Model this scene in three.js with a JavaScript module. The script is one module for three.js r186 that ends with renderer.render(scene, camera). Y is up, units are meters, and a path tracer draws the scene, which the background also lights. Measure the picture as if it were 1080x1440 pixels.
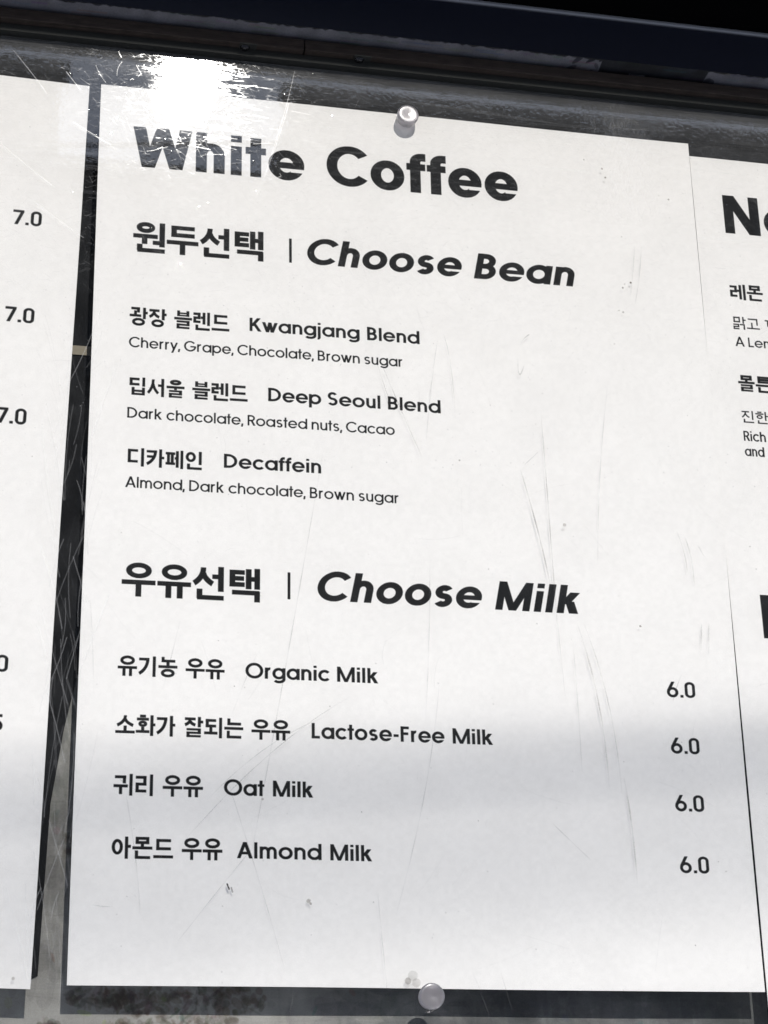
import * as THREE from 'three';
import { RoundedBoxGeometry } from 'three/addons/geometries/RoundedBoxGeometry.js';

// ------------------------------------------------------------------ camera, sky, sun, exposure
// Millimetres on the board: x to the right, y up, (0, 0) is the top left corner of the middle menu sheet, z towards the viewer.
const TOP = 2.3, P = (x, y, z = 0) => new THREE.Vector3(x / 1000, TOP + y / 1000, z / 1000);
const scene = new THREE.Scene();
const camera = new THREE.PerspectiveCamera(29.205, 3 / 4, 0.05, 200);
camera.position.copy(P(-63.64, -766.44, 1141.17));
camera.quaternion.setFromRotationMatrix(new THREE.Matrix4().makeBasis(
  new THREE.Vector3(0.977815, -0.020418, 0.208475), new THREE.Vector3(-0.058687, 0.928677, 0.366216), new THREE.Vector3(-0.201083, -0.370327, 0.906876)));
camera.updateMatrixWorld();

function skyTexture() {
  const W = 256, H = 128, d = new Float32Array(W * H * 4), mix = THREE.MathUtils.lerp;
  const horizon = [1.9, 2.0, 2.22], zenith = [0.5, 0.66, 1.05], ground = [0.12, 0.116, 0.11];
  for (let j = 0; j < H; j++) {
    const el = (j + 0.5) / H * 2 - 1;
    for (let i = 0; i < W; i++) for (let c = 0; c < 3; c++) {
      d[(j * W + i) * 4 + c] = (el > 0 ? mix(horizon[c], zenith[c], Math.pow(el, 0.6)) : ground[c]);
      d[(j * W + i) * 4 + 3] = 1;
    }
  }
  const t = new THREE.DataTexture(d, W, H, THREE.RGBAFormat, THREE.FloatType);
  t.mapping = THREE.EquirectangularReflectionMapping; t.minFilter = t.magFilter = THREE.LinearFilter; t.needsUpdate = true;
  return t;
}
scene.background = skyTexture(); scene.environment = scene.background;
scene.environmentIntensity = 1; scene.backgroundIntensity = 1;

const SUN = new THREE.Vector3(0.0883, 0.5606, 0.8234).normalize();
const sun = new THREE.DirectionalLight(new THREE.Color(1, 0.966, 0.915), 3.15);
sun.position.copy(P(200, -300)).addScaledVector(SUN, 20); sun.target.position.copy(P(200, -300));
sun.castShadow = true; sun.shadow.mapSize.set(4096, 4096);
Object.assign(sun.shadow.camera, { left: -1, right: 1, top: 1, bottom: -1, near: 0.5, far: 40 });
scene.add(sun, sun.target);

const renderer = new THREE.WebGLRenderer({ antialias: true });
renderer.toneMapping = THREE.LinearToneMapping;
renderer.toneMappingExposure = 0.965;
renderer.shadowMap.enabled = true;

// ------------------------------------------------------------------ helpers
let seed = 7;
const rnd = () => { seed = (seed * 1664525 + 1013904223) >>> 0; return seed / 4294967296; };
const rr = (a, b) => a + (b - a) * rnd();
function tag(o, label, category, kind, group) {
  Object.assign(o.userData, { label, category });
  if (kind) o.userData.kind = kind;
  if (group) o.userData.group = group;
  return o;
}
function thing(name, pos, label, category, kind, group) {
  const g = new THREE.Group(); g.name = name; g.position.copy(pos); scene.add(g);
  return tag(g, label, category, kind, group);
}
function part(name, geo, mat, parent, pos, label) {
  const m = new THREE.Mesh(geo, mat); m.name = name; m.castShadow = m.receiveShadow = true;
  if (pos) m.position.copy(pos);
  if (label) m.userData.label = label;
  parent.add(m); return m;
}
const std = (o) => new THREE.MeshStandardMaterial(o), phys = (o) => new THREE.MeshPhysicalMaterial(o);
const lin = (r, g, b) => new THREE.Color().setRGB(r, g, b);
function canvas(w, h, fill) {
  const c = document.createElement('canvas'); c.width = w; c.height = h;
  const x = c.getContext('2d'); x.fillStyle = fill; x.fillRect(0, 0, w, h); return [c, x];
}
function tex(c, srgb) {
  const t = new THREE.CanvasTexture(c); t.magFilter = THREE.LinearFilter; t.anisotropy = 8;
  if (srgb) t.colorSpace = THREE.SRGBColorSpace; return t;
}
// per-pixel noise on a canvas
function grain(ctx, w, h, amp, coarse = 0, soft = 60) {
  const im = ctx.getImageData(0, 0, w, h), d = im.data, gw = Math.ceil(w / soft) + 2, gh = Math.ceil(h / soft) + 2;
  const g = Array.from({ length: gw * gh }, () => rr(-1, 1));
  for (let y = 0, i = 0; y < h; y++) for (let x = 0; x < w; x++, i += 4) {
    let v = rr(-amp, amp);
    if (coarse) {
      const u = x / soft, q = y / soft, a = u | 0, b = q | 0, s = u - a, t = q - b, S = s * s * (3 - 2 * s), T = t * t * (3 - 2 * t);
      v += coarse * ((g[b * gw + a] * (1 - S) + g[b * gw + a + 1] * S) * (1 - T) + (g[(b + 1) * gw + a] * (1 - S) + g[(b + 1) * gw + a + 1] * S) * T);
    }
    d[i] += v; d[i + 1] += v; d[i + 2] += v;
  }
  ctx.putImageData(im, 0, 0);
}

// ------------------------------------------------------------------ lettering: a geometric sans drawn with arcs and bars (cap height 100, y up)
function glyphs(c, v, w) {
  const k = v / w, PI = Math.PI, X = 74, rad = PI / 180;
  const R = (x0, y0, x1, y1) => c.fillRect(x0, y0, x1 - x0, y1 - y0);
  const S = (x, y0, y1) => R(x, y0, x + v, y1);
  const A = (cx, cy, rx, ry, a0, a1, cw = false) => {
    c.save(); c.translate(cx, cy); c.scale(k, 1); c.beginPath();
    c.ellipse(0, 0, (rx - v / 2) / k, ry - w / 2, 0, a0 * rad, a1 * rad, cw); c.lineWidth = w; c.stroke(); c.restore();
  };
  const D = (x0, y0, x1, y1, hw) => { const h = hw / 2; c.beginPath(); c.moveTo(x0 - h, y0); c.lineTo(x0 + h, y0); c.lineTo(x1 + h, y1); c.lineTo(x1 - h, y1); c.closePath(); c.fill(); };
  const ring = (cx, cy, rx, ry) => A(cx, cy, rx, ry, 0, 360);
  const bowl = (yb, yt, xr) => { const ry = (yt - yb) / 2, cx = xr - ry * 1.06; R(0, yb, cx + 0.5, yb + w); R(0, yt - w, cx + 0.5, yt); A(cx, (yb + yt) / 2, xr - cx, ry, -90, 90); };
  const ess = (W, H, y0, cut) => {
    const r = (H - w) / 4, lo = y0 + w / 2 + r, up = lo + 2 * r, rx = (W - v) / 2 / k;
    c.save(); c.translate(W / 2, 0); c.scale(k, 1); c.beginPath();
    c.ellipse(0, up, rx * 0.95, r, 0, cut * rad, 248 * rad, false); c.ellipse(0, lo, rx, r, 0, 68 * rad, (-180 + cut) * rad, true);
    c.lineWidth = w; c.stroke(); c.restore(); return W;
  };
  const arch = (x0, W) => { A(x0 + W / 2, 44, W / 2, 31, 0, 180); S(x0 + W - v, 0, 44.5); };
  const dot = (x) => R(x, 100 - Math.max(w * 0.85, 12), x + v, 100);
  const b = 37 + v * 0.05;
  return {
    a() { ring(b, 37, b, 38); S(2 * b - v + 1, 0, X); return 2 * b + 1; },
    c() { A(38, 37, 38, 38, 42, 318); return 67; },
    d() { ring(b, 37, b, 38); S(2 * b - v + 1, 0, 100); return 2 * b + 1; },
    e() { const q = 37 - w * 0.42, o = Math.max(8, 17 - w * 0.4); c.save(); c.beginPath(); c.rect(-9, -9, 56, 99); c.rect(47, q, 40, 60); c.rect(47, -9, 40, q - o + 9); c.clip(); ring(38, 37, 38, 38); c.restore(); R(v * 0.6, q, 76 - v * 0.4, 37 + w * 0.36); return 76; },
    f() { const s = 8, rx = Math.max(v + 3, 23); R(0, X - w * 0.88, s + v + 11, X); S(s, 0, 78); A(s + rx, 78, rx, 23, 90, 180); R(s + rx - 0.5, 101 - w, s + v + 12, 101); return s + v + 11; },
    g() { ring(b, 37, b, 38); S(2 * b - v + 1, 0, X); A(b + 1, 1, b, 28, 0, -145, true); return 2 * b + 1; },
    h() { S(0, 0, 100); arch(0, 60); return 60; },
    i() { S(0, 0, X - 1); dot(0); return v; },
    j() { S(0, -8, X - 1); dot(0); A(v - 17, -8, 17, 19, 0, -100, true); return v; },
    k() { S(0, 0, 100); D(v * 0.9, 32, 46, X, v * 1.35); D(v * 1.35 + 5, 42, 50, 0, v * 1.28); return 50 + v * 0.62; },
    l() { S(0, 0, 100); return v; },
    m() { S(0, 0, X); arch(0, 54); arch(54 - v, 54); return 108 - v; },
    n() { S(0, 0, X); arch(0, 60); return 60; },
    o() { ring(38, 37, 38, 38); return 76; },
    p() { ring(b + 1, 37, b, 38); S(0, -27, X); return 2 * b + 1; },
    r() { S(0, 0, X); A(28, 45, 28, 30, 80, 180); return 34; },
    s() { return ess(46 + v * 0.35, 76, -1, 32); },
    t() { const W = v + 20; S(10, 0, 98); R(0, X - w * 0.88, W, X); return W; },
    u() { A(29, 30, 29, 31, 180, 360); S(0, 29.5, X); S(58 - v, 0, X); return 58; },
    w() { const h = v * 1.12, q = h / 2; D(q, X, 24 + q, 0, h); D(48, X, 24 + q, 0, h); D(48, X, 72 - q, 0, h); D(96 - q, X, 72 - q, 0, h); return 96; },
    x() { D(6, 0, 50, X, v * 1.2); D(50, 0, 6, X, v * 1.2); return 56; },
    y() { const h = v * 1.12; D(h / 2, X, 32, 4, h); D(64 - h / 2, X, 18, -27, h); return 64; },
    A() { const h = v * 1.12; D(h / 2, 0, 42, 100, h); D(84 - h / 2, 0, 42, 100, h); R(20, 24, 64, 24 + w * 0.95); return 84; },
    B() { S(0, 0, 100); bowl(0, 50 + w * 0.55, 62); bowl(50 - w * 0.45, 100, 57); return 62; },
    C() { A(51, 50, 51, 51.5, 40, 320); return 91; },
    D() { S(0, 0, 100); bowl(0, 100, 79); return 79; },
    F() { S(0, 0, 100); R(0, 100 - w, 50, 100); R(0, 45, 46, 45 + w); return 50; },
    G() { A(51, 50, 51, 51.5, 40, 359); R(54, 50 - w * 0.8, 102 - v * 0.4, 50 + w * 0.2); return 101; },
    K() { S(0, 0, 100); D(v * 0.8, 38, 56, 100, v * 1.3); D(v + 12, 56, 62, 0, v * 1.25); return 62 + v * 0.6; },
    L() { S(0, 0, 100); R(0, 0, 48, w); return 48; },
    M() { const h = v * 1.05; S(0, 0, 100); S(100 - v, 0, 100); D(h / 2, 100, 50, 0, h); D(100 - h / 2, 100, 50, 0, h); return 100; },
    N() { S(0, 0, 100); S(80 - v, 0, 100); D(v * 0.58, 100, 80 - v * 0.58, 0, v * 1.16); return 80; },
    O() { ring(52, 50, 52, 51.5); return 104; },
    R() { S(0, 0, 100); bowl(42, 100, 60); D(34, 46, 56, 0, v * 1.25); return 60; },
    S() { return ess(58 + v * 0.2, 102, -1, 30); },
    W() { const h = v * 1.13, q = h / 2; D(q, 100, 32, 0, h); D(61, 100, 33, 0, h); D(61, 100, 89, 0, h); D(122 - q, 100, 90, 0, h); return 122; },
    '0'() { c.save(); c.beginPath(); c.lineWidth = v; c.roundRect(v / 2, v / 2 - 1, 56 - v, 102 - v, 27 - v / 2); c.stroke(); c.restore(); return 56; },
    '6'() { ring(31, 32, 31, 33); D(v * 0.62, 44, 36, 100, v * 1.12); return 62; },
    '7'() { R(0, 100 - w, 56, 100); D(18, 0, 56 - v * 0.6, 100 - w + 1, v * 1.1); return 56; },
    '5'() { R(4, 100 - w, 52, 100); D(10, 50, 13, 100, v); A(26, 32, 30, 33, 115, -150, true); return 56; },
    '.'() { R(0, 0, v * 1.05, v * 1.05); return v; },
    ','() { D(v * 0.7, w * 1.15, v * 0.35, -16, v); return v * 1.2; },
    '-'() { R(0, 30, 30, 30 + w); return 30; },
    ' '() { return 24; },
  };
}
const ROUND = new Set('oceCGOadgp'), DIAG = new Set('wyxAWKft,. ');
// writes str so that its ink runs from x0 to x1 (mm) on the baseline
function latin(c, str, x0, x1, base, cap, [v, w], slant = 0, gap = 6.5) {
  const side = (ch) => (ROUND.has(ch) ? gap * 0.55 : DIAG.has(ch) ? gap * 0.3 : gap);
  let g = glyphs(c, v, w);
  const run0 = () => [...str].reduce((t, ch, i) => t + wid[i] + (i ? side(ch) + side(str[i - 1]) : 0), 0);
  const run = (draw) => {
    let x = 0;
    [...str].forEach((ch, i) => { if (i) x += side(ch); if (draw) { c.save(); c.translate(x, 0); g[ch](); c.restore(); x += draw[i]; } else x += wid[i]; if (i < str.length - 1) x += side(ch); });
    return x;
  };
  c.save(); c.setTransform(0, 0, 0, 0, -9, -9); let wid = [...str].map((ch) => g[ch]());
  const k0 = (x1 - x0) / run0() / (cap / 100); g = glyphs(c, v / k0, w); wid = [...str].map((ch) => g[ch]()); c.restore();
  const total = run(null);
  c.save(); c.translate(x0, base); c.transform((x1 - x0) / total, 0, slant * cap / 100, cap / 100, 0, 0); run(wid); c.restore();
}
// Korean syllables in a 100 x 100 box, y down. H x0 x1 y and V x y0 y1 are bars; the others are letters in a box x0 y0 x1 y1.
const HAN = {
  원: 'o 10 0 68 36;H 0 77 47;V 36 47 73;V 91 0 80;H 62 86 67;V 21 74 96;H 14 100 94', 두: 'd 14 4 88 42;H 0 100 60;V 50 60 100',
  선: 's 0 4 62 58;V 84 0 74;H 58 84 30;V 20 68 96;H 13 93 93', 택: 't 4 6 50 56;V 62 2 62;V 88 0 62;H 62 88 32;H 12 95 73;V 88 69 100',
  광: 'g 8 0 56 28;V 32 18 40;H 0 64 45;V 82 0 62;H 82 100 28;o 14 58 86 100', 장: 'j 2 4 62 52;V 82 0 60;H 82 100 30;o 16 58 86 100',
  블: 'b 16 0 84 30;H 0 100 43;l 14 54 86 98', 렌: 'l 2 4 42 60;V 62 2 66;V 88 0 72;H 44 62 30;V 22 70 96;H 15 95 93', 드: 'd 14 8 88 58;H 0 100 88',
  딥: 'd 6 4 60 46;V 84 0 50;b 18 56 91 98', 서: 's 0 6 62 88;V 84 0 100;H 58 84 38', 울: 'o 18 0 82 30;H 0 100 42;V 50 42 56;l 14 58 86 99',
  디: 'd 6 8 60 80;V 86 0 100', 카: 'K 2 8 58 90;V 78 0 100;H 78 98 46', 페: 'p 0 12 52 80;V 64 4 94;V 89 0 100;H 50 64 44', 인: 'o 4 4 60 58;V 84 0 72;V 20 68 96;H 13 93 93',
  우: 'o 12 0 88 46;H 0 100 58;V 50 58 100', 유: 'o 12 0 88 46;H 0 100 58;V 33 58 100;V 67 58 100', 기: 'G 4 8 58 92;V 84 0 100', 농: 'n 16 0 88 26;V 50 22 44;H 0 100 48;o 14 58 86 100',
  소: 's 6 4 94 58;V 50 54 84;H 0 100 84', 화: 'H 20 50 5;H 4 66 20;o 12 27 58 58;V 35 58 78;H 0 70 80;V 82 0 100;H 82 100 46', 가: 'G 2 8 56 92;V 78 0 100;H 78 98 44',
  잘: 'j 2 4 62 46;V 80 0 50;H 80 100 24;l 14 56 88 99', 되: 'd 8 8 62 48;V 35 46 72;H 0 70 76;V 86 0 100', 는: 'n 16 2 88 34;H 0 100 50;V 21 62 96;H 14 90 92',
  귀: 'g 6 8 62 44;H 0 72 56;V 36 56 94;V 88 0 100', 리: 'l 6 8 60 84;V 86 0 100', 아: 'o 2 12 58 82;V 76 0 100;H 76 98 44', 몬: 'm 16 0 84 32;V 50 30 48;H 0 100 50;V 21 62 96;H 14 90 93',
  레: 'l 0 10 44 82;V 64 4 96;V 89 0 100;H 44 64 42', 맑: 'm 6 2 56 44;V 80 0 52;H 80 100 24;l 2 56 46 98;g 52 56 90 99', 고: 'g 12 8 86 58;V 40 40 80;H 0 100 84', 깨: 'g 0 10 26 60;g 30 10 56 60;V 66 4 94;V 90 0 100;H 66 90 46',
  몰: 'm 16 0 84 30;V 50 28 44;H 0 100 44;l 14 56 86 98', 튼: 't 14 0 88 42;H 0 100 56;V 21 66 96;H 14 90 93', 진: 'j 2 4 62 58;V 84 0 72;V 20 68 96;H 13 93 93', 한: 'H 18 50 5;H 2 64 19;o 10 28 56 60;V 78 0 72;H 78 98 36;V 22 72 96;H 15 90 94',
};
function hangul(c, str, x0, x1, top, bottom, [tv, th]) {
  const n = [...str].reduce((s, ch) => s + (ch === ' ' ? 0.36 : 1), 0), unit = 106 * n - 6;
  const V = (x, y0, y1) => c.fillRect(x - tv / 2, y0, tv, y1 - y0), H = (a, b, y) => c.fillRect(a, y - th / 2, b - a, th);
  const line = (...p) => { c.beginPath(); c.moveTo(p[0], p[1]); for (let i = 2; i < p.length; i += 2) c.lineTo(p[i], p[i + 1]); c.lineWidth = (tv + th) / 2; c.stroke(); };
  const hv = tv / 2, hh = th / 2;
  const sot = (x, y, X, Y) => {
    const m = (x + X) / 2, hw = tv * 0.62;
    c.lineWidth = tv * 0.95;
    c.beginPath(); c.moveTo(m, y); c.quadraticCurveTo(m, y + (Y - y) * 0.55, x + 3, Y - hh * 0.9); c.stroke();
    c.beginPath(); c.moveTo(m, y + (Y - y) * 0.3); c.quadraticCurveTo(m + hw * 0.3, y + (Y - y) * 0.62, X - 3, Y - hh * 0.9); c.stroke();
  };
  const J = {
    o(x, y, X, Y) { c.save(); c.translate((x + X) / 2, (y + Y) / 2); c.scale(tv / th, 1); c.beginPath(); c.ellipse(0, 0, ((X - x) / 2 - hv) / (tv / th), (Y - y) / 2 - hh, 0, 0, 7); c.lineWidth = th; c.stroke(); c.restore(); },
    n(x, y, X, Y) { V(x + hv, y, Y); H(x, X, Y - hh); }, g(x, y, X, Y) { H(x, X, y + hh); V(X - hv, y, Y); },
    d(x, y, X, Y) { H(x, X, y + hh); V(x + hv, y, Y); H(x, X, Y - hh); }, t(x, y, X, Y) { J.d(x, y, X, Y); H(x, X - 2, (y + Y) / 2); },
    l(x, y, X, Y) { const t = Math.min(th, (Y - y) * 0.24), h = t / 2, m = (y + Y) / 2, B = (q) => c.fillRect(x, q - h, X - x, t); B(y + h); B(m); B(Y - h); V(X - hv, y, m + h); V(x + hv, m - h, Y); },
    m(x, y, X, Y) { H(x, X, y + hh); H(x, X, Y - hh); V(x + hv, y, Y); V(X - hv, y, Y); },
    b(x, y, X, Y) { const t = Math.min(th, (Y - y) * 0.26); V(x + hv, y, Y); V(X - hv, y, Y); c.fillRect(x, Y - t, X - x, t); c.fillRect(x, y + (Y - y) * 0.33, X - x, t); },
    s: sot, j(x, y, X, Y) { H(x + 2, X - 2, y + hh); sot(x, y + hh, X, Y); },
    p(x, y, X, Y) { H(x, X, y + hh); H(x, X, Y - hh); const q = (X - x) * 0.3; V(x + q, y, Y); V(X - q, y, Y); },
    G(x, y, X, Y) { H(x, X, y + hh); c.lineWidth = tv; c.beginPath(); c.moveTo(X - hv, y); c.quadraticCurveTo(X - hv, y + (Y - y) * 0.62, x + 2, Y - hh); c.stroke(); },
    K(x, y, X, Y) { J.G(x, y, X, Y); H(x + 2, X - hv - 2, y + (Y - y) * 0.42); },
    H, V,
  };
  c.save(); c.translate(x0, top); c.scale((x1 - x0) / unit, (bottom - top) / 100);
  let x = 0;
  for (const ch of str) {
    if (ch === ' ') { x += 106 * 0.36; continue; }
    c.save(); c.translate(x, 0);
    for (const s of HAN[ch].split(';')) { const [op, ...a] = s.split(' '); J[op](...a.map(Number)); }
    c.restore(); x += 106;
  }
  c.restore();
}
const BOLD = [23.6, 19.4], DEMI = [19, 16.5], BOOK = [14.4, 12.8], NUM = [18, 16], KB = [17, 13.5], KM = [15.5, 13], KL = [10, 9];
// a printed sheet: canvas in millimetres whose top left corner is (0, 0), y up
function sheetTexture(w, h, s, print) {
  const [c, x] = canvas(Math.round(w * s), Math.round(h * s), '#f1efeb');
  x.setTransform(s, 0, 0, -s, 0, 0); x.fillStyle = x.strokeStyle = '#050607'; x.lineCap = 'butt';
  print(x); x.setTransform(1, 0, 0, 1, 0, 0);
  grain(x, c.width, c.height, 3.2, 2, 90); grain(x, c.width, c.height, 0, 2.4, 9);
  return tex(c, true);
}

// ------------------------------------------------------------------ the wall and the sign cabinet
// back plate: dull zinc sheet with brushed grain and soot spots
function backTexture() {
  const w = 740, s = 2, [c, x] = canvas(w * s, w * s, '#a3a29d');           // x -150..590, y 60..-680
  const X = (v) => (v + 150) * s, Y = (v) => (60 - v) * s;
  for (let i = 0; i < 9000; i++) {
    const l = rr(4, 60), g = rnd() < 0.5 ? 190 : 70; x.strokeStyle = `rgba(${g},${g},${g - 4},${rr(0.03, 0.14)})`; x.lineWidth = rr(0.5, 1.6);
    const a = rr(0, 1480), b = rr(0, 1480); x.beginPath(); x.moveTo(a, b); x.lineTo(a + l, b + rr(-3, 3)); x.stroke();
  }
  const blot = (bx, by, r, col, n) => { for (let i = 0; i < n; i++) { const a = rr(0, 6.3), q = r * Math.sqrt(rnd()); x.fillStyle = col(); x.beginPath(); x.ellipse(X(bx + Math.cos(a) * q * 1.9), Y(by + Math.sin(a) * q * 0.6), rr(1.5, 9), rr(1, 5), rr(0, 3), 0, 7); x.fill(); } };
  for (const [bx, by, r, n] of [[20, -604, 10, 130], [50, -606, 14, 260], [75, -622, 16, 260], [35, -622, 7, 80], [10, -624, 6, 50], [95, -604, 14, 160], [-8, -620, 3, 30], [-15, -630, 5, 40], [2, -512, 3, 26], [-1, -520, 3, 20], [240, -628, 5, 30]])
    blot(bx, by, r, () => `rgba(${rr(40, 76) | 0},${rr(32, 60) | 0},${rr(24, 46) | 0},${rr(0.05, 0.3)})`, n * 0.7);
  for (let i = 0; i < 700; i++) blot(rr(-150, 590), rr(-680, 60), 2, () => `rgba(${rr(50, 190) | 0},${rr(50, 185) | 0},${rr(50, 180) | 0},${rr(0.08, 0.3)})`, 1);
  for (let i = 0; i < 300; i++) { const y = -380 - 215 * Math.pow(rnd(), 1.3); x.fillStyle = `rgba(44,46,44,${rr(0.03, 0.1)})`; x.beginPath(); x.ellipse(X(rr(-30, 12)), Y(y), rr(3, 14), rr(5, 40), 0, 0, 7); x.fill(); }
  for (let i = 0; i < 420; i++) { const q = Math.pow(rnd(), 0.7); x.fillStyle = `rgba(48,52,54,${rr(0.03, 0.12)})`; x.beginPath(); x.ellipse(X(140 + q * 330), Y(rr(-650, -585)), rr(10, 60), rr(8, 40), 0, 0, 7); x.fill(); }
  for (let i = 0; i < 260; i++) { const g = rnd() < 0.6 ? 40 : 180; x.fillStyle = `rgba(${g},${g},${g},${rr(0.02, 0.08)})`; x.fillRect(rr(0, 1480), Y(rr(-640, -590)), rr(1, 5), rr(10, 70)); }
  grain(x, c.width, c.height, 6, 10, 14); grain(x, c.width, c.height, 0, 12, 70);
  return tex(c, true);
}
const zinc = std({ map: backTexture(), roughness: 0.6 });
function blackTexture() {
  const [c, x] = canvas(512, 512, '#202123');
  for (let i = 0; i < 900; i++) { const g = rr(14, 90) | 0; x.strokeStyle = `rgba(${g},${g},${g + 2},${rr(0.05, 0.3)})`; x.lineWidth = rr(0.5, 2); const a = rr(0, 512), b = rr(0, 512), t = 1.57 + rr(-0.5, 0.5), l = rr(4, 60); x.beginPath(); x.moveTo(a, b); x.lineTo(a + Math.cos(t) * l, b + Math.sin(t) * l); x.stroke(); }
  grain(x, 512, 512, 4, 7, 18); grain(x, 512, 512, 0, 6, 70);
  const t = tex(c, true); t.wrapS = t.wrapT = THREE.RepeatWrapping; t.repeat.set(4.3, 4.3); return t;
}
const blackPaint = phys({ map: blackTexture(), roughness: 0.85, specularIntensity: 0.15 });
const wallMat = std({ color: lin(0.012, 0.012, 0.014), roughness: 0.9 });

const wall = part('metal_wall', new THREE.BoxGeometry(1.6, 1.9, 0.03), wallMat, scene, P(220, -300, -43));
tag(wall, 'dull black metal wall that carries the menu board', 'wall', 'structure');

const board = thing('menu_board', P(220, -680, -22), 'shallow metal menu board with a dark navy top rail and grey stained back plate', 'menu board');
const bp = (x, y, z) => P(x, y, z).sub(board.position);
{
  const g = new THREE.BoxGeometry(0.74, 0.74, 0.002);
  part('back_plate', g, zinc, board, bp(220, -310, -21), 'grey stained zinc back plate');
  // black strip added to paint shade into gap, top band and seam; crooked edge
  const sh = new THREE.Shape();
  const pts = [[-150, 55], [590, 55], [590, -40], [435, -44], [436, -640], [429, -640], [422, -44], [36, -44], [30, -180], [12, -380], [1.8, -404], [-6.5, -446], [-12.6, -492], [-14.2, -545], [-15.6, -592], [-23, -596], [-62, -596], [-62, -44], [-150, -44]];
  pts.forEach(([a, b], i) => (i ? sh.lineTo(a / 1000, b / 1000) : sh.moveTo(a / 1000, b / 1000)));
  part('shade_strip', new THREE.ExtrudeGeometry(sh, { depth: 0.0006, bevelEnabled: false }), blackPaint, board, new THREE.Vector3(0, TOP, -0.0199).sub(board.position), 'black strip with a crooked edge, added to paint in the shade of the gaps');
  part('side_rail', new THREE.BoxGeometry(0.02, 0.76, 0.04), blackPaint, board, bp(-160, -300, -6));
  part('side_rail', new THREE.BoxGeometry(0.02, 0.76, 0.04), blackPaint, board, bp(600, -300, -6));
  part('bottom_rail', new THREE.BoxGeometry(0.74, 0.02, 0.04), blackPaint, board, bp(220, -690, -6));
}
// top rail: gasket, brown batten in two lengths, navy tube with a worn underside, lip with its edge highlight painted in as pale metal
const navy = phys({ color: lin(0.007, 0.009, 0.02), roughness: 0.3, clearcoat: 0.25, clearcoatRoughness: 0.25 });
function wornTexture() {
  const [c, x] = canvas(2048, 64, '#16191f'), U = (mm) => (mm + 170) / 780 * 2048;
  const band = (a, b, y = 0) => { x.fillStyle = '#6c6c73'; x.beginPath(); x.moveTo(U(a), 64); x.lineTo(U(a), 0); for (let m = a; m < b; m += 2.5) x.lineTo(U(m), y + rr(0, 3)); x.lineTo(U(b), 30); x.lineTo(U(b) - 6, 64); x.closePath(); x.fill(); };
  band(-170, 352); band(354, 366, 22); band(374, 387, 18); band(430, 610);
  for (let i = 0; i < 90; i++) { x.fillStyle = `rgba(22,25,34,${rr(0.3, 0.9)})`; x.beginPath(); x.ellipse(U(rr(330, 450)), rr(0, 64), rr(2, 12), rr(2, 8), rr(0, 3), 0, 7); x.fill(); }
  for (let i = 0; i < 400; i++) { x.fillStyle = `rgba(${rr(20, 140) | 0},${rr(20, 135) | 0},${rr(20, 140) | 0},0.15)`; x.fillRect(U(rr(-170, 610)), rr(0, 64), rr(4, 60), rr(1, 3)); }
  grain(x, 2048, 64, 8, 10, 20);
  return tex(c, true);
}
function woodTexture() {
  const [c, x] = canvas(1024, 64, '#322822');
  for (let i = 0; i < 500; i++) { const g = rr(-30, 30); x.fillStyle = `rgba(${46 + g * 0.7 | 0},${36 + g * 0.7 | 0},${30 + g * 0.7 | 0},0.35)`; x.fillRect(rr(-50, 1024), rr(0, 64), rr(30, 260), rr(0.6, 2.5)); }
  grain(x, 1024, 64, 7, 8, 18); return tex(c, true);
}
{
  const rubber = std({ color: lin(0.02, 0.021, 0.018), roughness: 0.7 });
  part('gasket', new THREE.BoxGeometry(0.78, 0.0055, 0.029), rubber, board, bp(220, 32.2, -6.5));
  const wood = std({ map: woodTexture(), roughness: 0.75 });
  for (const [a, b] of [[-170, 137], [137.8, 610]]) part('brown_batten', new RoundedBoxGeometry((b - a) / 1000, 0.0085, 0.034, 2, 0.0006), wood, board, bp((a + b) / 2, 39.3, -3));
  const worn = std({ map: wornTexture(), roughness: 0.7 });
  const tube = new THREE.BoxGeometry(0.78, 0.034, 0.046);
  part('top_rail', tube, [navy, navy, navy, worn, navy, navy], board, bp(220, 62.5, 3));
  part('rail_lip', new RoundedBoxGeometry(0.78, 0.0035, 0.012, 3, 0.0015), std({ color: lin(0.3, 0.31, 0.34), roughness: 0.35, metalness: 0.5 }), board, bp(220, 81.4, 22), 'pale metal edge with the highlight painted in');
  part('cover_plate', new THREE.BoxGeometry(0.78, 0.16, 0.03), phys({ color: lin(0.002, 0.002, 0.0025), roughness: 1, specularIntensity: 0.1 }), board, bp(220, 165, -6));
  const steel = std({ color: lin(0.05, 0.05, 0.055), roughness: 0.25, metalness: 0.9 });
  const prof = [[0, -0.0026], [0.0018, -0.0024], [0.0032, -0.0012], [0.0036, 0], [0, 0]].map(([a, b]) => new THREE.Vector2(a, b));
  for (const x of [97.2, 177.6]) {
    const s = part('screw', new THREE.LatheGeometry(prof, 24), steel, board, bp(x - 1, 35, 10.2));
    part('washer', new RoundedBoxGeometry(0.012, 0.001, 0.009, 2, 0.0004), rubber, s, new THREE.Vector3(0.002, -0.0001, 0));
  }
}
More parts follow.
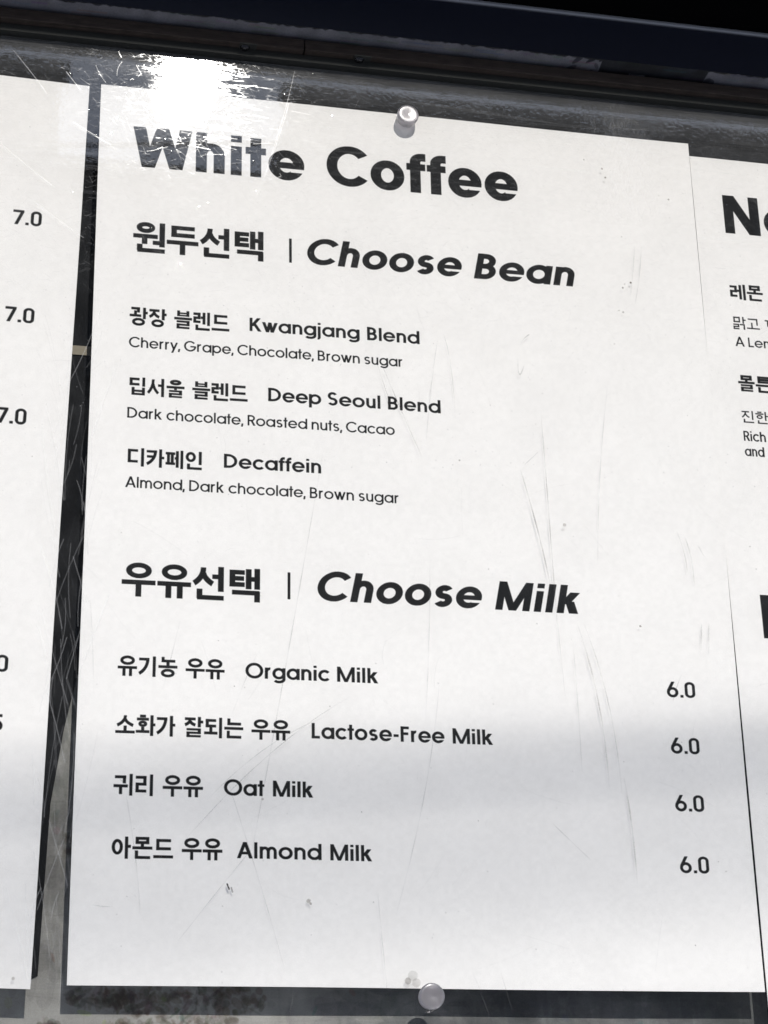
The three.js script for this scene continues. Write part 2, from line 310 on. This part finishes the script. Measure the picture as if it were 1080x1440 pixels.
// ------------------------------------------------------------------ menu sheets
const W = 420, SH = 599.9;
const midTex = sheetTexture(W, SH, 3.4, (c) => {
  latin(c, 'White', 22.7, 139.2, -61.8, 31, BOLD); latin(c, 'Coffee', 154.8, 290.2, -61.8, 31, BOLD);
  hangul(c, '원두선택', 24.6, 111.8, -103.8, -126.2, KB); c.fillRect(128.5, -125.2, 1.7, 18.2);
  latin(c, 'Choose', 139, 246, -124.8, 19.6, BOLD, 0.2); latin(c, 'Bean', 255.8, 325.8, -124.8, 19.6, BOLD, 0.2);
  hangul(c, '광장 블렌드', 23.7, 88.6, -167.3, -180.6, KM); latin(c, 'Kwangjang', 102, 175.4, -178.3, 9.6, DEMI); latin(c, 'Blend', 180.6, 216.2, -178.3, 9.6, DEMI);
  latin(c, 'Cherry, Grape, Chocolate, Brown sugar', 23.7, 204, -196.2, 7.3, BOOK);
  hangul(c, '딥서울 블렌드', 24.2, 100.8, -217.4, -230.2, KM); latin(c, 'Deep', 114.3, 149, -228, 9.4, DEMI); latin(c, 'Seoul', 153.3, 188.3, -228, 9.4, DEMI); latin(c, 'Blend', 193.5, 228.9, -228, 9.4, DEMI);
  latin(c, 'Dark chocolate, Roasted nuts, Cacao', 24, 197.5, -246.2, 7.3, BOOK);
  hangul(c, '디카페인', 24.4, 72.6, -266.8, -279.4, KM); latin(c, 'Decaffein', 85.9, 148.5, -276.6, 9.5, DEMI);
  latin(c, 'Almond, Dark chocolate, Brown sugar', 24, 199, -294, 7.3, BOOK);
  hangul(c, '우유선택', 23.8, 110.1, -344, -366, KB); c.fillRect(126.8, -362.9, 1.7, 17.7);
  latin(c, 'Choose', 144, 250.5, -362.6, 19.4, BOLD, 0.2); latin(c, 'Milk', 260.4, 315.4, -362.6, 19.4, BOLD, 0.2);
  hangul(c, '유기농 우유', 23.2, 87.9, -404, -416.8, KM); latin(c, 'Organic', 100.8, 153, -415, 9.6, DEMI); latin(c, 'Milk', 157.8, 183.5, -415, 9.6, DEMI);
  hangul(c, '소화가 잘되는 우유', 23, 128.4, -440.8, -453.5, KM); latin(c, 'Lactose-Free', 141.7, 224.6, -451.5, 9.6, DEMI); latin(c, 'Milk', 229.9, 255.3, -451.5, 9.6, DEMI);
  hangul(c, '귀리 우유', 23, 75.8, -477, -490, KM); latin(c, 'Oat', 88.4, 112.6, -488.2, 9.6, DEMI); latin(c, 'Milk', 117.9, 142.2, -488.2, 9.6, DEMI);
  hangul(c, '아몬드 우유', 22.8, 87.7, -514.4, -527.4, KM); latin(c, 'Almond', 96.4, 147, -525.8, 9.6, DEMI); latin(c, 'Milk', 152.4, 177.6, -525.8, 9.6, DEMI);
  for (const y of [-415.8, -452.6, -489.5, -528.2]) latin(c, '6.0', 371.8, 390.8, y, 10.3, NUM, 0, 8);
});
const leftTex = sheetTexture(100, SH, 2.6, (c) => {            // right end of the left sheet; its right edge is x = 100
  for (const y of [-112, -183, -254]) latin(c, '7.0', 56.2, 74.6, y, 10.6, NUM, 0, 8);
  latin(c, '7.0', 56.2, 74.6, -415.5, 10.3, NUM, 0, 8); latin(c, '7.5', 55.6, 74, -452, 10.3, NUM, 0, 8);
});
const rightTex = sheetTexture(100, SH, 3, (c) => {              // x = 0 is the sheet's left edge at 421
  const X = (v) => v - 420.6;
  latin(c, 'No', X(442.6), X(498), -61, 31, BOLD);
  hangul(c, '레몬', X(441.6), X(466), -101.8, -114, KM); hangul(c, '맑고 깨', X(441.6), X(475), -127.4, -137.4, KL); latin(c, 'A Lemon', X(442), X(483), -150.4, 7.2, BOOK);
  hangul(c, '몰튼', X(441.4), X(466), -172.6, -185, KM); hangul(c, '진한', X(441.4), X(461), -199.4, -208.6, KL);
  latin(c, 'Rich', X(441.6), X(457.5), -222, 7.3, BOOK); latin(c, 'and', X(441.4), X(455.4), -233.2, 7.2, BOOK);
  latin(c, 'D', X(441.7), X(466), -363, 30, BOLD);
});
const paperEdge = std({ color: lin(0.8, 0.8, 0.78), roughness: 0.8 });
function sheet(name, x, y, w, t, z, turn, pivot, label) {
  const g = new THREE.BoxGeometry(w / 1000, SH / 1000, 0.0005, Math.ceil(w / 15), 40, 1).translate((pivot ? -w : w) / 2000, -SH / 2000, -0.00025), q = g.attributes.position, k = w + y;
  for (let i = 0; i < q.count; i++) {
    const a = q.getX(i) * 1000, b = q.getY(i) * 1000;
    q.setZ(i, q.getZ(i) + 0.0002 * (Math.sin(a / 31 + b / 77 + k) + Math.sin(b / 43 - a / 60 + 2 * k) * 0.8 + Math.sin(a / 17 + 1.7 * Math.sin(b / 50)) * 0.35) - 0.0002);
    q.setX(i, q.getX(i) + 0.00022 * Math.sin(b / 70 + k)); q.setY(i, q.getY(i) + 0.00018 * Math.sin(a / 55 + k));
  }
  g.computeVertexNormals();
  const m = new THREE.Mesh(g,
    [paperEdge, paperEdge, paperEdge, paperEdge, phys({ map: t, roughness: 0.7, specularIntensity: 0.35 }), paperEdge]);
  m.name = name; m.castShadow = m.receiveShadow = true; m.position.copy(P(x, y, z)); m.rotation.z = turn; scene.add(m);
  return tag(m, label, 'menu sheet');
}
sheet('menu_sheet', 0, 0, W, midTex, 0, 0, false, 'wide white menu sheet headed White Coffee, with bean and milk choices');
sheet('menu_sheet_001', -8, -2.7, 100, leftTex, 0, -0.0206, true, 'white menu sheet cut off by the picture edge, showing only prices such as 7.0');
sheet('menu_sheet_002', 419.95, -10.1, 100, rightTex, -0.7, 0.0026, false, 'white menu sheet hung a little lower, with a heading that begins with No');

// ------------------------------------------------------------------ pale bar behind the gap, painting in a light reflection
tag(part('reflection_bar', new THREE.BoxGeometry(0.09, 0.0065, 0.0006), std({ color: lin(0.3, 0.27, 0.21), roughness: 0.9 }), scene, P(-8, -192.5, -18.7)),
  'short beige bar painting in a light reflection on the dark metal in the gap between two menu sheets', 'painted_reflection');

// ------------------------------------------------------------------ scratched acrylic sheet
const PX0 = -140, PX1 = 580, PY0 = -672, PY1 = 28.5, PW = PX1 - PX0, PH = PY1 - PY0;
function paneTextures() {
  const N = 2048, sx = N / PW, sy = N / PH, X = (v) => (v - PX0) * sx, Y = (v) => (PY1 - v) * sy;
  const [cc, c] = canvas(N, N, '#ffffff'), [bc, b] = canvas(N, N, '#808080'), [rc, r] = canvas(N, N, '#050505'), [dc, du] = canvas(N, N, '#ffffff');
  const stroke = (q, pts, w, col) => { q.strokeStyle = col; q.lineWidth = w; q.lineCap = 'round'; q.beginPath(); q.moveTo(X(pts[0]), Y(pts[1])); if (pts.length > 4) q.quadraticCurveTo(X(pts[2]), Y(pts[3]), X(pts[4]), Y(pts[5])); else q.lineTo(X(pts[2]), Y(pts[3])); q.stroke(); };
  // a scratch: groove in the relief, rough, its bending of light painted in as a grey line
  const scratch = (pts, w, deep, rough, dirt, film = 0) => {
    if (film) stroke(du, pts, w, `rgba(190,190,190,${film})`);
    if (deep) { const g = 128 - deep * 127 | 0; stroke(b, pts, w, `rgb(${g},${g},${g})`); }
    if (rough) { const g = rough * 255 | 0; stroke(r, pts, w, `rgb(${g},${g},${g})`); }
    if (dirt) stroke(c, pts, w, `rgba(60,60,58,${dirt})`);  // dirt: strength of that painted grey line
  };
  const curve = (x, y, a, l, bend) => { const ex = x + Math.cos(a) * l, ey = y + Math.sin(a) * l; return [x, y, (x + ex) / 2 - Math.sin(a) * bend, (y + ey) / 2 + Math.cos(a) * bend, ex, ey]; };
  // rubbed cloudy zones
  const cloud = (x, y, rx, ry, g, n) => { for (let i = 0; i < n; i++) { const a = rr(0, 6.3), q = Math.sqrt(rnd()) * rr(0.3, 1); r.strokeStyle = `rgba(${g},${g},${g},${rr(0.05, 0.35)})`; r.lineWidth = rr(0.6, 2.5); const px = x + Math.cos(a) * q * rx, py = y + Math.sin(a) * q * ry, l = rr(2, 14), t = rr(-0.5, 0.5); r.beginPath(); r.moveTo(X(px), Y(py)); r.lineTo(X(px + l), Y(py + Math.sin(t) * l * 0.5)); r.stroke(); } };
  cloud(368, 2, 40, 34, 80, 500); cloud(60, 12, 40, 20, 60, 240); cloud(90, -20, 130, 50, 50, 160);
  // fine hairlines everywhere
  for (let i = 0; i < 14000; i++) { const l = Math.pow(rnd(), 2) * 30 + 2; scratch(curve(rr(PX0, PX1), rr(PY0, PY1), rr(0, 6.3), l, rr(-3, 3)), rr(0.4, 0.8), rr(0.01, 0.05), 0, 0); }
  for (let i = 0; i < 9000; i++) { const y = PY1 - Math.pow(rnd(), 1.4) * 190; scratch(curve(rr(PX0, PX1), y, rr(-1.2, 0.9), rr(1, 9), rr(-0.6, 0.6)), rr(0.3, 0.6), rr(0.02, 0.12), rr(0.03, 0.13), 0, rr(0.05, 0.5)); }
  for (let i = 0; i < 900; i++) scratch(curve(368 + rr(-1, 1) * rr(4, 34), rr(-70, 28), 1.57 + rr(-0.7, 0.7), rr(1, 7), rr(-0.6, 0.6)), rr(0.4, 0.8), rr(0.15, 0.6), rr(0.08, 0.2), 0, 0.3);
  for (let i = 0; i < 500; i++) { const l = rr(3, 40), y = rr(PY0, PY1); scratch(curve(rr(PX0, PX1), y, rr(0, 6.3), y > -120 ? l * 0.4 : l, rr(-3, 3)), rr(0.5, 1), rr(0.03, 0.12), rr(0.06, 0.16), rr(0, 0.05)); }
  // many long upright scratches in the gap between the sheets
  for (let i = 0; i < 90; i++) { const x = rr(-24, 4), y = rr(-620, -210); scratch(curve(x, y, 1.57 + rr(-0.35, 0.35), rr(15, 70), rr(-3, 3)), rr(0.5, 1.5), 0.05, rr(0.03, 0.1), 0, rr(0.15, 0.6)); }
  // pale film painting in the glare haze, thickest along the top, with wiped streaks
  for (let i = 0; i < 26; i++) { const y = PY1 + 4 - i * 1.9; du.fillStyle = `rgba(216,216,216,${0.42 * Math.pow(1 - i / 26, 0.8)})`; du.fillRect(0, Y(y), N, 1.9 * sy + 1); }
  for (let i = 0; i < 260; i++) { const y = PY1 - Math.pow(rnd(), 1.6) * 120; du.fillStyle = `rgba(${rnd() < 0.5 ? 255 : 205},${230},${230},${rr(0.03, 0.14)})`; du.beginPath(); du.ellipse(X(rr(PX0, PX1)), Y(y), rr(20, 220), rr(0.6, 4), rr(-0.06, 0.06), 0, 7); du.fill(); }
  for (let i = 0; i < 2600; i++) { const y = PY1 - Math.pow(rnd(), 1.5) * 300; du.fillStyle = `rgba(170,170,170,${rr(0.1, 0.9)})`; du.beginPath(); du.arc(X(rr(PX0, PX1)), Y(y), rr(0.3, 1), 0, 7); du.fill(); }
  // pits and dust
  for (let i = 0; i < 1600; i++) { const x = X(rr(PX0, PX1)), y = Y(rr(PY0, PY1)), q = rr(0.4, 1.5); b.fillStyle = rnd() < 0.5 ? '#c0c0c0' : '#484848'; b.beginPath(); b.arc(x, y, q, 0, 7); b.fill(); c.fillStyle = `rgba(70,66,60,${Math.pow(rnd(), 4) * 0.4})`; c.beginPath(); c.arc(x, y, q * 0.7, 0, 7); c.fill(); }
  // the scratches one can follow in the photograph
  const S = (w, d, ...p) => {
    const n = 6 + Math.hypot(p[4] - p[0], p[5] - p[1]) / 1.6 | 0, ph = rr(0, 6), at = (t, k) => (1 - t) * (1 - t) * p[k] + 2 * t * (1 - t) * p[k + 2] + t * t * p[k + 4];
    for (let i = 0; i < n; i++) {
      const a = i / n, e = (i + 1) / n, f = Math.sqrt(Math.sin(Math.PI * (i + 0.5) / n)) * (0.62 + 0.3 * Math.sin(ph + i * 0.31) + rr(-0.08, 0.08));
      scratch([at(a, 0), at(a, 1), at(e, 0), at(e, 1)], w * (0.7 + 0.3 * f), 0.24 * f, 0.03 + 0.12 * f, Math.min(0.4, d * 0.8 * f), 0.2 * f);
    }
  };
  S(1.3, 0.4, 297, -222, 299, -300, 300, -372); S(2, 0.42, 281, -266, 292, -310, 297, -345); S(1.6, 0.3, 283, -185, 282, -205, 287, -190); S(1.5, 0.3, 286, -172, 290, -167, 292, -166); S(1.4, 0.3, 284, -262, 290, -256, 294, -252);
  S(1.2, 0.22, 377, -88, 375, -112, 369, -136); S(1.2, 0.22, 372, -88, 370, -110, 366, -130); S(1.2, 0.2, 345, -200, 333, -270, 330, -330); S(1.1, 0.16, 300, -330, 300, -375, 303, -420);
  S(1.6, 0.25, 190, -198, 200, -225, 215, -262); S(1.4, 0.2, 186, -195, 190, -210, 197, -232); S(1.3, 0.22, 232, -170, 238, -190, 238, -232); S(1.2, 0.18, 228, -175, 222, -210, 218, -250);
  S(2.6, 0.2, 314, -372, 328, -420, 328, -478); S(1.6, 0.24, 318, -370, 335, -420, 336, -480); S(3, 0.2, 338, -470, 342, -500, 342, -536); S(1.2, 0.2, 310, -385, 311, -420, 311, -470);
  S(1.6, 0.26, 386, -303, 391, -316, 391, -332); S(1.6, 0.26, 391, -306, 396, -320, 395, -340); S(1.5, 0.25, 400, -312, 402, -316, 404, -320); S(2, 0.22, 398, -366, 397, -374, 396, -385); S(2, 0.22, 403, -366, 402, -376, 401, -387); S(1.4, 0.18, 382, -400, 377, -410, 374, -420);
  S(1.4, 0.24, 62, -520, 115, -455, 165, -425); S(1.2, 0.2, 78, -492, 110, -455, 150, -438); S(1.2, 0.22, 62, -575, 85, -545, 105, -520); S(1.2, 0.2, 105, -520, 120, -440, 150, -260); S(1.1, 0.16, 190, -560, 215, -480, 222, -410);
  S(1.1, 0.2, 30, -490, 38, -530, 40, -560); S(1.2, 0.22, 25, -480, 30, -485, 42, -490); S(1.1, 0.18, 12, -555, 18, -556, 24, -556); S(1.1, 0.2, 90, -480, 110, -540, 124, -590);
  S(1.2, 0.25, 290, -500, 300, -510, 313, -522); S(1.1, 0.2, 180, -545, 182, -575, 186, -620); S(1, 0.15, 252, -585, 256, -600, 262, -622); S(1.2, 0.18, 130, -600, 128, -612, 124, -625); S(1.2, 0.2, 236, -590, 244, -610, 248, -624);
  S(1.1, 0.14, 5, -370, 8, -400, 9, -430); S(1.1, 0.14, 60, -380, 55, -405, 50, -425); S(1, 0.12, 110, -395, 100, -415, 92, -440); S(1.1, 0.2, 218, -330, 217, -380, 212, -440);
  // bold bright gouges near the top left
  for (const p of [[132, 24, 126, -10, 112, -58], [128, -2, 122, -30, 106, -78]]) scratch(p, 1, 0.06, 0.1, 0.03);
  for (const p of [[-60, 18, -44, -2, -36, -14], [-24, 5, -18, -3, -14, -8], [-14, -38, 0, -45, 8, -49], [-18, -34, -4, -42, 4, -47], [-70, -52, -50, -68, -30, -84], [-40, -98, -22, -112, -8, -121]]) scratch(p, rr(0.8, 1.4), 0.12, 0.12, 0.02, 0.8);
  // dirt specks
  const speck = (x, y, q, a, e = 1) => { c.fillStyle = `rgba(58,50,40,${a})`; c.beginPath(); c.ellipse(X(x), Y(y), q * sx, q * sy * e, 0.3, 0, 7); c.fill(); };
  for (const [x, y, q, a] of [[367, -119.5, 0.9, 0.8], [361, -124, 0.7, 0.7], [362.5, -121, 0.5, 0.5], [360, -143, 0.9, 0.4], [357, -142, 0.6, 0.5], [352, -168, 0.6, 0.3], [138.4, -550.4, 1.6, 0.35], [139.6, -552, 1, 0.4], [352, -30, 0.8, 0.7], [354, -37, 0.8, 0.7], [339, -24, 0.7, 0.4], [400, -50, 0.8, 0.5], [197, -596, 2.6, 0.28], [200, -593, 4, 0.12], [202, -597, 3.4, 0.14], [-30, -597, 1.2, 0.3], [240, -262, 0.8, 0.35], [111, -490.5, 1, 0.3], [356, -370, 0.9, 0.5], [309, -303, 1.5, 0.25]]) speck(x, y, q * 0.75, a * 0.8);
  stroke(c, [90.2, -541.5, 91.4, -544.5], 2, 'rgba(20,20,22,0.9)'); stroke(c, [92.6, -543.5, 93.4, -546], 2, 'rgba(60,60,62,0.5)');
  grain(r, N, N, 1, 2, 24); grain(b, N, N, 1, 9, 6); grain(c, N, N, 0.8, 0);
  grain(du, N, N, 1, 2, 50);
  return [tex(cc, true), tex(bc), tex(rc), tex(dc)];
}
const [paneMap, paneBump, paneRough, paneFilm] = paneTextures();
const paneFront = phys({ color: 0xffffff, map: paneMap, bumpMap: paneBump, bumpScale: 0.0001, roughnessMap: paneRough, roughness: 1, transmission: 1, transmissionMap: paneFilm, thickness: 0, ior: 1.49, specularIntensity: 1 });
const paneClear = phys({ color: 0xffffff, roughness: 0.015, transmission: 1, thickness: 0, ior: 1.49 });
const pane = new THREE.Mesh(new THREE.BoxGeometry(PW / 1000, PH / 1000, 0.002), [paneClear, paneClear, paneClear, paneClear, paneFront, paneClear]);
pane.name = 'acrylic_sheet'; pane.position.copy(P((PX0 + PX1) / 2, (PY0 + PY1) / 2, 1.6)); pane.castShadow = pane.receiveShadow = true; scene.add(pane);
tag(pane, 'clear scratched acrylic sheet lying over all the menu sheets', 'acrylic sheet');

// ------------------------------------------------------------------ clear plastic studs
const stud = thing('clear_stud', P(210.8, -5.4, 2.7), 'clear round plastic stud at the upper edge of the sheet, above the word Coffee', 'stud');
{
  const v = (a) => a.map(([x, y]) => new THREE.Vector2(x / 1000, y / 1000));
  const cap = new THREE.LatheGeometry(v([[0, 0], [7.3, 0], [7.55, 0.4], [7.6, 1.6], [7.35, 2.3], [6.7, 2.7], [5.6, 2.85], [3.2, 2.75], [1.6, 2.5], [0, 2.4]]), 56).rotateX(Math.PI / 2);
  const barrel = new THREE.LatheGeometry(v([[0, 0], [6.9, 0], [7.15, 0.5], [7.25, 3.7], [7.0, 4], [0, 4]]), 56).rotateX(Math.PI / 2);
  const plastic = phys({ color: lin(0.72, 0.7, 0.73), roughness: 0.34, transmission: 0.9, thickness: 0.012, ior: 1.46, clearcoat: 0.5, clearcoatRoughness: 0.2 });
  part('barrel', barrel, plastic, stud);
  part('cap', cap, plastic, stud, new THREE.Vector3(0, 0, 0.0041));
  part('core', new THREE.CylinderGeometry(0.0019, 0.0024, 0.003, 24).rotateX(Math.PI / 2), std({ color: lin(0.85, 0.83, 0.78), roughness: 0.5 }), stud, new THREE.Vector3(0, 0, 0.0019), 'pale core added to paint a bright centre into the clear plastic');  // added core, paints in the bright highlight at the middle of the stud
}
const stud2 = stud.clone(); stud2.name = 'clear_stud_001'; stud2.position.copy(P(209.8, -605.4, 2.7)); stud2.rotation.z = 1.3; scene.add(stud2);
tag(stud2, 'clear round plastic stud at the lower edge of the sheet, over the dark metal', 'stud');

// ------------------------------------------------------------------ above and across the street (outside the frame): what shades the board
{
  const aw = thing('shop_awning', P(220, 368, 0), 'dark awning sheltering the top of the menu board', 'awning');
  const cloth = std({ color: lin(0.03, 0.03, 0.035), roughness: 0.9 });
  const g = new THREE.BoxGeometry(2.6, 0.012, 0.56); const m = part('canopy', g, cloth, aw, new THREE.Vector3(0, 0.06, 0.23)); m.rotation.x = 0.2;
  part('valance', new THREE.BoxGeometry(2.6, 0.03, 0.012), cloth, aw, new THREE.Vector3(0, 0.015, 0.5));
  const cable = (name, a, b, dist, r, label) => {  // unseen cables, sized and placed to cast the soft dark band
    const p = a.clone().addScaledVector(SUN, dist), q = b.clone().addScaledVector(SUN, dist), d = q.clone().sub(p).normalize(), mid = p.clone().add(q).multiplyScalar(0.5);
    const curve = new THREE.LineCurve3(mid.clone().addScaledVector(d, -9), mid.clone().addScaledVector(d, 9));
    tag(part(name, new THREE.TubeGeometry(curve, 8, r, 10), cloth, scene), label, 'cable');
  };
  cable('unseen_cable', P(100, -528), P(400, -491), 13.2, 0.0195, 'unseen thick black bundle of cables placed to cast the soft dark band');
  cable('unseen_cable_001', P(100, -474), P(400, -447), 6, 0.004, 'unseen thin black cable placed to shade the upper edge of the band');
  const bl = thing('street_building', P(0, -TOP * 1000, 42000), 'plain grey building on the far side of the street', 'building');
  const plaster = std({ color: lin(0.11, 0.107, 0.1), roughness: 0.9 }), glass = std({ color: lin(0.03, 0.035, 0.04), roughness: 0.15 });
  part('wall', new THREE.BoxGeometry(90, 26.6, 4), plaster, bl, new THREE.Vector3(0, 13.3, 0));
  part('parapet', new THREE.BoxGeometry(90.6, 0.35, 0.5), plaster, bl, new THREE.Vector3(0, 26.77, -1.95));
  const wg = new THREE.BoxGeometry(1.9, 1.6, 0.1);
  for (let i = 0; i < 14; i++) for (let j = 0; j < 8; j++) part('window', wg, glass, bl, new THREE.Vector3(-39 + i * 6, 2.2 + j * 3.3, -2.02));
  const block = (name, x0, x1, label) => {
    const g = thing(name, new THREE.Vector3((x0 + x1) / 2, 0, 41.5), label, 'building');
    part('wall', new THREE.BoxGeometry(x1 - x0, 28.2, 6), plaster, g, new THREE.Vector3(0, 14.1, 0));
    part('cornice', new THREE.BoxGeometry(x1 - x0 + 0.4, 0.4, 0.5), plaster, g, new THREE.Vector3(0, 28.38, -2.95));
    for (let i = 0; i < 5; i++) for (let j = 0; j < 8; j++) part('window', wg, glass, g, new THREE.Vector3((i - 2) * (x1 - x0) / 5.5, 2.4 + j * 3.4, -3.02));
  };
  block('corner_building', 6.6, 46, 'taller grey building to the right across the street'); block('corner_building_001', -44, 1.2, 'taller grey building to the left across the street');
  const road = part('street', new THREE.BoxGeometry(100, 0.2, 42), std({ color: lin(0.26, 0.25, 0.235), roughness: 0.95 }), scene, new THREE.Vector3(0, -0.1, 21));
  tag(road, 'pale concrete street in front of the shop', 'street', 'structure');
}
renderer.render(scene, camera);
